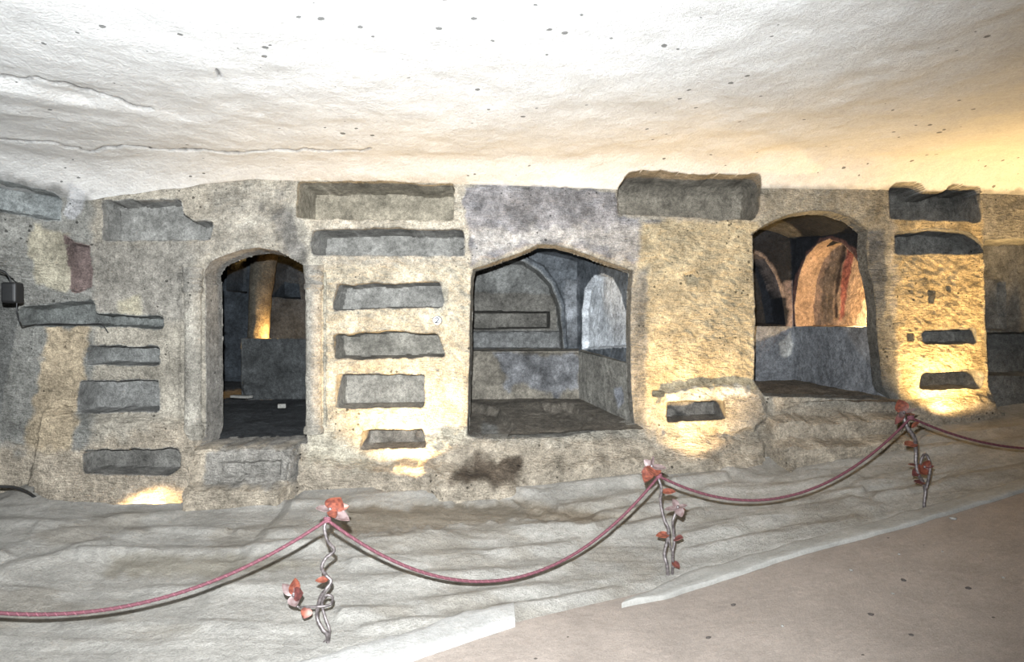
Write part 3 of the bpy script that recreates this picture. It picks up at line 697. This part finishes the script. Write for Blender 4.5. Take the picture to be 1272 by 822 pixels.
# ------------------------------------------------------------------ rope barrier
plain_mat('stem_metal', (98, 91, 90), 0.5, 0.4, col2=(58, 52, 51), scale=60)
plain_mat('petal_rust', (112, 60, 44), 0.55, 0.1, col2=(74, 36, 28), scale=45)
plain_mat('petal_pale', (106, 92, 90), 0.55, 0.2, col2=(84, 66, 64), scale=45)
plain_mat('petal_dark', (96, 52, 48), 0.5, 0.2, col2=(64, 34, 32), scale=45)
plain_mat('rope_red', (76, 32, 41), 0.8, 0.0, col2=(54, 22, 30), scale=160, bump=.6)
plain_mat('rope_pale', (98, 56, 64), 0.8, 0.0, col2=(76, 38, 47), scale=160, bump=.6)
plain_mat('black_plastic', (7, 7, 8), 0.6, 0.0, col2=(5, 5, 6))
plain_mat('cable_black', (20, 20, 21), 0.6, 0.0, col2=(14, 14, 14))
plain_mat('tag_metal', (130, 132, 134), 0.4, 0.2, col2=(112, 114, 117))
plain_mat('ink', (16, 18, 24), 0.6)
plain_mat('pale_stone', (122, 120, 116), 0.9, col2=(100, 98, 92), bump=.3)
plain_mat('dark_stone', (50, 44, 40), 0.9, col2=(52, 46, 42), bump=.3)

def leaf(name, base, tip, width, mat, parent, up=(0, -1, 0.3), cup=0.25, thick=0.004):
    """pointed, cupped sheet-metal leaf from base to tip"""
    b, t = np.asarray(base, float), np.asarray(tip, float); ax = t - b; L_ = np.linalg.norm(ax); ax /= L_
    u = np.asarray(up, float); sd = np.cross(ax, u); sd /= np.linalg.norm(sd) + 1e-9; nm = np.cross(sd, ax)
    n, mcols = 9, 5; Vt, Vb = [], []
    for i in range(n):
        f = i / (n - 1); w = width * 0.40 * (math.sin(math.pi * f ** 0.8) ** 0.85 + 0.06 * (1 - f)) + 0.0008
        bend = -0.25 * L_ * cup * math.sin(math.pi * f)
        for j in range(mcols):
            g = (j / (mcols - 1)) * 2 - 1
            p = b + ax * L_ * f + sd * w * g + nm * (bend + cup * w * g * g)
            Vt.append(p + nm * thick / 2); Vb.append(p - nm * thick / 2)
    bm = bmesh.new(); a = [bm.verts.new(p) for p in Vt]; c = [bm.verts.new(p) for p in Vb]
    ix = lambda i, j: i * mcols + j
    for i in range(n - 1):
        for j in range(mcols - 1):
            bm.faces.new((a[ix(i, j)], a[ix(i, j + 1)], a[ix(i + 1, j + 1)], a[ix(i + 1, j)]))
            bm.faces.new((c[ix(i, j)], c[ix(i + 1, j)], c[ix(i + 1, j + 1)], c[ix(i, j + 1)]))
        for j, fl in ((0, 0), (mcols - 1, 1)):
            q = (a[ix(i, j)], a[ix(i + 1, j)], c[ix(i + 1, j)], c[ix(i, j)])
            bm.faces.new(q if not fl else q[::-1])
    for i, fl in ((0, 1), (n - 1, 0)):
        for j in range(mcols - 1):
            q = (a[ix(i, j)], a[ix(i, j + 1)], c[ix(i, j + 1)], c[ix(i, j)])
            bm.faces.new(q if fl else q[::-1])
    return bm_obj(name, bm, mat, parent, True, 60)

def make_post(name, ox, oy, sc, d, stems, leaves, flowers, label):
    """stems etc. are given in pixels of a close-up whose corner is (ox, oy) and whose scale is sc"""
    def p3(q, dz=0.0): return np.array(at(ox + q[0] / sc, oy + q[1] / sc, d + dz))
    first = stems[0][0]; base = p3(first[-1])
    root = bpy.data.objects.new(name, None); COL.objects.link(root); root.location = base
    tag(root, label, 'barrier post', 'wrought flower posts of the rope barrier')
    objs = []
    for k, (pts, r0, r1, wav) in enumerate(stems):
        n = len(pts)
        path = spline([p3(q, wav * math.sin(i * 1.9 + k)) for i, q in enumerate(pts)], 10)
        objs.append(tube('stem' if k == 0 else 'side_stem', path, np.linspace(r0, r1, len(path)), 'stem_metal', None, 10))
    for (b, t, w, m, up) in leaves:
        objs.append(leaf('leaf', p3(b), p3(t[:2], t[2] if len(t) > 2 else -0.03), w, m, None, up))
    for (c, petals) in flowers:
        cc = p3(c)
        bm = bmesh.new(); bmesh.ops.create_uvsphere(bm, u_segments=10, v_segments=6, radius=0.012)
        for v in bm.verts: v.co = Vector((v.co.x, v.co.y, v.co.z * 1.3)) + Vector(cc)
        fl = bm_obj('flower', bm, 'stem_metal', None); objs.append(fl)
        for (t, w, m, dz, up) in petals:
            pe = leaf('petal', cc, p3(t, dz), w, m, None, up); pe.parent = fl
    bpy.context.view_layer.update()
    for o in objs:
        o.parent = root; o.matrix_parent_inverse = root.matrix_world.inverted()
    return root, p3
UPF = (0, -1, 0.35); UPT = (0, -0.45, 1.0); UPL = (-.6, -.7, .3); UPR = (.6, -.7, .3)
post1, q1 = make_post('barrier_post', 330, 600, 3.7, 3.67,
    [([(288, 130), (283, 165), (270, 205), (285, 265), (314, 308), (276, 345), (258, 385), (275, 420), (300, 450), (276, 490), (250, 530), (236, 610), (260, 668), (284, 700), (283, 800)], .0085, .011, .012),
     ([(284, 800), (291, 700), (292, 668), (272, 612), (260, 555), (276, 516), (306, 522), (302, 553), (268, 565), (200, 568), (150, 568), (133, 545), (128, 512)], .009, .006, .012),
     ([(283, 715), (270, 725), (258, 738), (250, 736)], .005, .002, .0)],
    [((290, 440), (228, 448, -.02), .055, 'petal_rust', UPT), ((196, 570), (174, 622, -.03), .075, 'petal_rust', (.5, -1, .2))],
    [((296, 120), [((345, 66), .13, 'petal_rust', -.03, (.3, -1, -.2)), ((230, 116), .075, 'petal_pale', -.05, UPT), ((386, 172), .085, 'petal_pale', -.04, UPT), ((320, 158), .06, 'petal_rust', -.09, UPT), ((382, 105), .07, 'petal_rust', .05, UPF)]),
     ((128, 512), [((137, 435), .075, 'petal_rust', -.02, UPR), ((76, 462), .065, 'petal_pale', -.03, UPF), ((172, 505), .085, 'petal_dark', -.05, UPF), ((138, 568), .085, 'petal_pale', -.05, UPF)])],
    'curling iron flower post with a ringed side shoot, next to the white kerb block')
post2, q2 = make_post('barrier_post', 770, 560, 4.836, 4.6,
    [([(185, 105), (212, 130), (237, 180), (250, 235), (243, 300), (263, 400), (292, 470), (286, 530), (268, 620), (284, 690), (291, 800)], .009, .013, .01),
     ([(310, 800), (317, 690), (318, 600), (327, 555), (321, 475), (318, 420), (335, 372), (350, 345)], .010, .008, .012),
     ([(294, 520), (300, 565), (314, 598)], .006, .006, .0)],
    [((252, 243), (336, 243, -.03), .075, 'petal_rust', UPT), ((296, 498), (216, 510, -.03), .075, 'petal_rust', UPT), ((326, 530), (380, 520, -.05), .085, 'petal_dark', UPT), ((316, 662), (358, 706, -.04), .075, 'petal_dark', UPR)],
    [((190, 92), [((148, 190), .10, 'petal_rust', -.09, (-.4, -1, .4)), ((214, 150), .13, 'petal_rust', -.09, (.3, -1, .5)), ((280, 104), .075, 'petal_pale', -.04, UPT), ((145, 52), .06, 'petal_pale', .03, UPL), ((202, 30), .04, 'petal_pale', -.01, UPR), ((128, 130), .055, 'petal_dark', .05, UPL)]),
     ((348, 338), [((268, 352), .055, 'petal_pale', -.03, UPT), ((406, 326), .055, 'petal_pale', -.03, UPT), ((372, 398), .075, 'petal_pale', -.06, UPF), ((316, 288), .055, 'petal_pale', -.01, UPF), ((396, 352), .05, 'petal_dark', .03, UPT)])],
    'iron flower post of two twined stems with a star-shaped lower flower')
post3, q3 = make_post('barrier_post', 1090, 480, 5.14, 5.2,
    [([(155, 165), (168, 200), (192, 262), (235, 325), (246, 400), (246, 490), (262, 560), (290, 610), (306, 670), (298, 750), (303, 815)], .016, .012, .01),
     ([(306, 660), (322, 612), (336, 520), (326, 460), (305, 432), (285, 455), (268, 510), (262, 560)], .012, .010, .01)],
    [((245, 365), (172, 372, -.04), .10, 'petal_rust', UPT), ((218, 262), (268, 226, -.04), .08, 'petal_rust', UPT), ((246, 498), (194, 496, -.02), .035, 'petal_dark', UPT), ((300, 612), (232, 606, -.06), .07, 'petal_dark', UPT), ((262, 530), (222, 568, -.04), .07, 'petal_dark', UPF)],
    [((168, 165), [((136, 82), .12, 'petal_rust', -.02, (-.3, -1, .1)), ((250, 142), .055, 'petal_pale', -.04, UPT), ((112, 242), .06, 'petal_dark', -.02, UPL), ((135, 190), .05, 'petal_pale', -.06, UPF), ((240, 178), .04, 'petal_dark', .02, UPT)]),
     ((300, 512), [((330, 470), .07, 'petal_rust', -.04, UPF), ((362, 508), .055, 'petal_dark', -.03, UPT), ((272, 555), .11, 'petal_rust', -.07, UPF), ((312, 560), .06, 'petal_dark', -.03, UPF)])],
    'dark iron flower post with a hooked shoot, nearest the right pier')

def rope(p0, p1, mid_px, mid_py, label):
    """a sagging rope through three points, the lowest given by its pixel and the mean depth"""
    p0, p1 = np.asarray(p0), np.asarray(p1)
    s = (mid_px[0]); dm = mid_px[1]; pm = np.array(at(s, mid_py, dm))
    t = np.linspace(0, 1, 121)[:, None]
    # parabola through the three points: parameter of the middle from horizontal position
    h = p1 - p0; tm = float(np.dot((pm - p0)[:2], h[:2]) / np.dot(h[:2], h[:2]))
    base_m = p0 + h * tm; sag = (pm - base_m)[2] / (tm * (1 - tm))
    P = p0 + h * t; P[:, 2] += (sag * t * (1 - t))[:, 0]
    r = tube('barrier_rope', P, 0.0095, 'rope_red', None, 10)
    tag(r, label, 'rope', 'red ropes of the barrier')
    # the pale twisted strand that runs round the cord
    n = 900; tt_ = np.linspace(0, 1, n)[:, None]; Q = p0 + h * tt_; Q[:, 2] += (sag * tt_ * (1 - tt_))[:, 0]
    L_ = np.linalg.norm(np.diff(Q, axis=0), axis=1).sum(); ph = tt_[:, 0] * L_ / 0.045 * 2 * math.pi
    hd = np.array([-h[1], h[0], 0]) / np.linalg.norm(h[:2])
    Q = Q + hd * (np.cos(ph) * .0072)[:, None] + np.array([0, 0, 1.0]) * (np.sin(ph) * .0072)[:, None]
    tube('strand', Q, 0.0038, 'rope_pale', r, 5)
    return r
T1 = q1((283, 168), -0.008); T2 = q2((234, 150), -0.008); T3 = q3((212, 198), -0.03)
rope(tuple(at(-420, 600, 3.0)), T1, (110, 3.36), 763, 'red rope running from the ringed flower post past the lit trench')
rope(T1, T2, (585, 4.06), 719, 'red rope slung between the ringed post and the twin-stemmed post')
rope(T2, T3, (930, 4.82), 620, 'red rope slung between the twin-stemmed post and the hooked dark post')
rope(T3, tuple(at(1530, 470, 5.75)), (1235, 5.33), 552, 'red rope leaving the hooked dark post beyond the right pier')
# knots where the ropes are tied
for post, T_, r in ((post1, T1, .016), (post2, T2, .018), (post3, T3, .02)):
    a = np.linspace(0, 6 * math.pi, 60)
    K = np.stack([T_[0] + r * np.cos(a), T_[1] + r * np.sin(a), T_[2] - .015 + .03 * a / a[-1]], -1)
    k = tube('rope_tie', K, .005, 'rope_pale', None, 6); k.parent = post
    bpy.context.view_layer.update(); k.matrix_parent_inverse = post.matrix_world.inverted(); k['label'] = 'pink cord wound round the post'

# ------------------------------------------------------------------ small things
# black loudspeaker on the left pier with its cables
dS = 5.15
def box_bm(cx, cy, cz, sx, sy, sz, bev):
    bm = bmesh.new(); bmesh.ops.create_cube(bm, size=1)
    for v in bm.verts: v.co = Vector((v.co.x * sx, v.co.y * sy, v.co.z * sz)) + Vector((cx, cy, cz))
    bmesh.ops.bevel(bm, geom=list(bm.edges), offset=bev, segments=3, profile=.6, affect='EDGES'); return bm
c = at(15.5, 363.5, dS)
spk = bpy.data.objects.new('loudspeaker', None); COL.objects.link(spk); spk.location = c
tag(spk, 'small black loudspeaker hanging at the edge of the left pier', 'loudspeaker')
def put(o, par):
    bpy.context.view_layer.update(); o.parent = par; o.matrix_parent_inverse = par.matrix_world.inverted(); return o
put(bm_obj('housing', box_bm(c.x, c.y, c.z, .112, .10, .155, .02), 'black_plastic', None, True, 40), spk)
put(bm_obj('grille', box_bm(c.x + .002, c.y - .05, c.z, .088, .012, .128, .005), 'cable_black', None, True, 40), spk)
put(tube('bracket', [np.array(c) + (0, .04, .0), np.array(c) + np.array((c.x, c.y, 0)) * .08, np.array(c) + np.array((c.x, c.y, 0)) * .15], .012, 'black_plastic', None, 8), spk)
def cable(pts, r, label, ds):
    o = tube('cable', spline([at(p[0], p[1], (p[2] if len(p) > 2 else ds)) for p in pts], 8), r, 'cable_black', None, 6)
    return tag(o, label, 'cable')
cable([(-40, 326), (0, 335), (10, 342), (14, 352)], .006, 'thin black cable coming down to the loudspeaker', dS)
cable([(21, 374), (21, 386), (26, 402), (30, 405, 5.5), (45, 403, 5.7), (70, 402, 5.72), (100, 403, 5.74), (124, 402, 5.76), (131, 408, 5.76), (134, 413, 5.76)], .005, 'thin black cable running from loudspeaker along the shelf niche', dS)
cable([(-40, 602, 5.0), (0, 604, 5.2), (18, 605, 5.3), (32, 610, 5.4), (40, 615, 5.5), (52, 624, 5.55)], .012, 'thick black cable dropping into the lit trench', 5.4)
# numbered round tag on the pier
pos = at(543, 398, Yw((543 - CX) / F * 6.2) - 0.045)
bm = bmesh.new(); bmesh.ops.create_cone(bm, cap_ends=True, segments=28, radius1=.046, radius2=.040, depth=.03)
for v in bm.verts: v.co = Vector((v.co.x, -v.co.z, v.co.y)) + pos
bmesh.ops.bevel(bm, geom=[e for e in bm.edges if e.calc_length() < .02], offset=.002, segments=1, affect='EDGES')
tg = bpy.data.objects.new('number_tag', None); COL.objects.link(tg); tg.location = pos
tag(tg, 'small round metal tag numbered 2 fixed to the niched pier', 'tag')
put(bm_obj('disc', bm, 'tag_metal', None, True, 40), tg)
a2 = [(-.014, .012), (-.008, .021), (.004, .022), (.012, .014), (.010, .003), (-.002, -.010), (-.014, -.020), (.0, -.020), (.016, -.019)]
put(tube('numeral', spline([(pos.x + p[0], pos.y - .017, pos.z + p[1]) for p in a2], 6), .0042, 'ink', None, 6), tg)
# things on the chamber floor
def slab(name, cpx, cpy, d, sx, sy, sz, rz, mat, label, cat):
    c = at(cpx, cpy, d); bm = box_bm(0, 0, 0, sx, sy, sz, min(sz, sx) * .2)
    for v in bm.verts:
        n = fbm(np.array([[v.co.x * 20 + cpx, v.co.y * 20, v.co.z * 20]]), 1, 2, 3)[0]; v.co += Vector((n, n, n * .3)) * min(sx, sy) * .08
    o = bm_obj(name, bm, mat, None, True, 40); o.location = c; o.rotation_euler = (0, 0, rz)
    return tag(o, label, cat)
slab('stone_slab', 300, 492.5, 8.05, .26, .10, .03, -.35, 'pale_stone', 'pale flat slab lying on the floor of the dark chamber', 'slab')
slab('stone', 350, 504, 7.75, .09, .07, .05, .3, 'pale_stone', 'small pale stone beside the tomb block in the dark chamber', 'stone')
# pebbles on the walkway
rnd = random.Random(4)
for i, (a, b, s, m) in enumerate([(911, 752, .026, 'dark_stone'), (880, 795, .022, 'dark_stone'), (1082, 766, .024, 'dark_stone'), (1122, 722, .03, 'dark_stone'), (1203, 733, .028, 'dark_stone'), (1132, 792, .02, 'dark_stone'),
                              (1117, 689, .018, 'pale_stone'), (1246, 719, .018, 'pale_stone'), (1057, 710, .02, 'pale_stone'), (1171, 686, .018, 'pale_stone'), (1109, 739, .016, 'pale_stone'), (972, 781, .016, 'pale_stone'), (1184, 645, .035, 'pale_stone')]):
    x, y = on_path(a, b)
    bm = bmesh.new(); bmesh.ops.create_icosphere(bm, subdivisions=1, radius=s * .5)
    for v in bm.verts: v.co = Vector((v.co.x * 1.5, v.co.y, v.co.z * .7)) * (0.8 + .4 * rnd.random())
    o = bm_obj('pebble', bm, m, None); o.rotation_euler = (0, 0, rnd.random() * 3)
    zz = float(zpath(np.array(x))) + float(fbm(np.array([[x, y, 0.0]]), 1.2, 4, 9)[0]) * .018 + .004
    o.location = (x, y, zz + s * .15)
    if (a, b) == (1184, 645): tag(o, 'larger pale stone chip lying against the pale kerb strip', 'pebble')
    elif m == 'dark_stone': tag(o, 'dark brown pebble lying on the dusty walkway', 'pebble', 'dark pebbles on the walkway')
    else: tag(o, 'tiny pale stone chip lying on the dusty walkway', 'pebble', 'pale chips on the walkway')
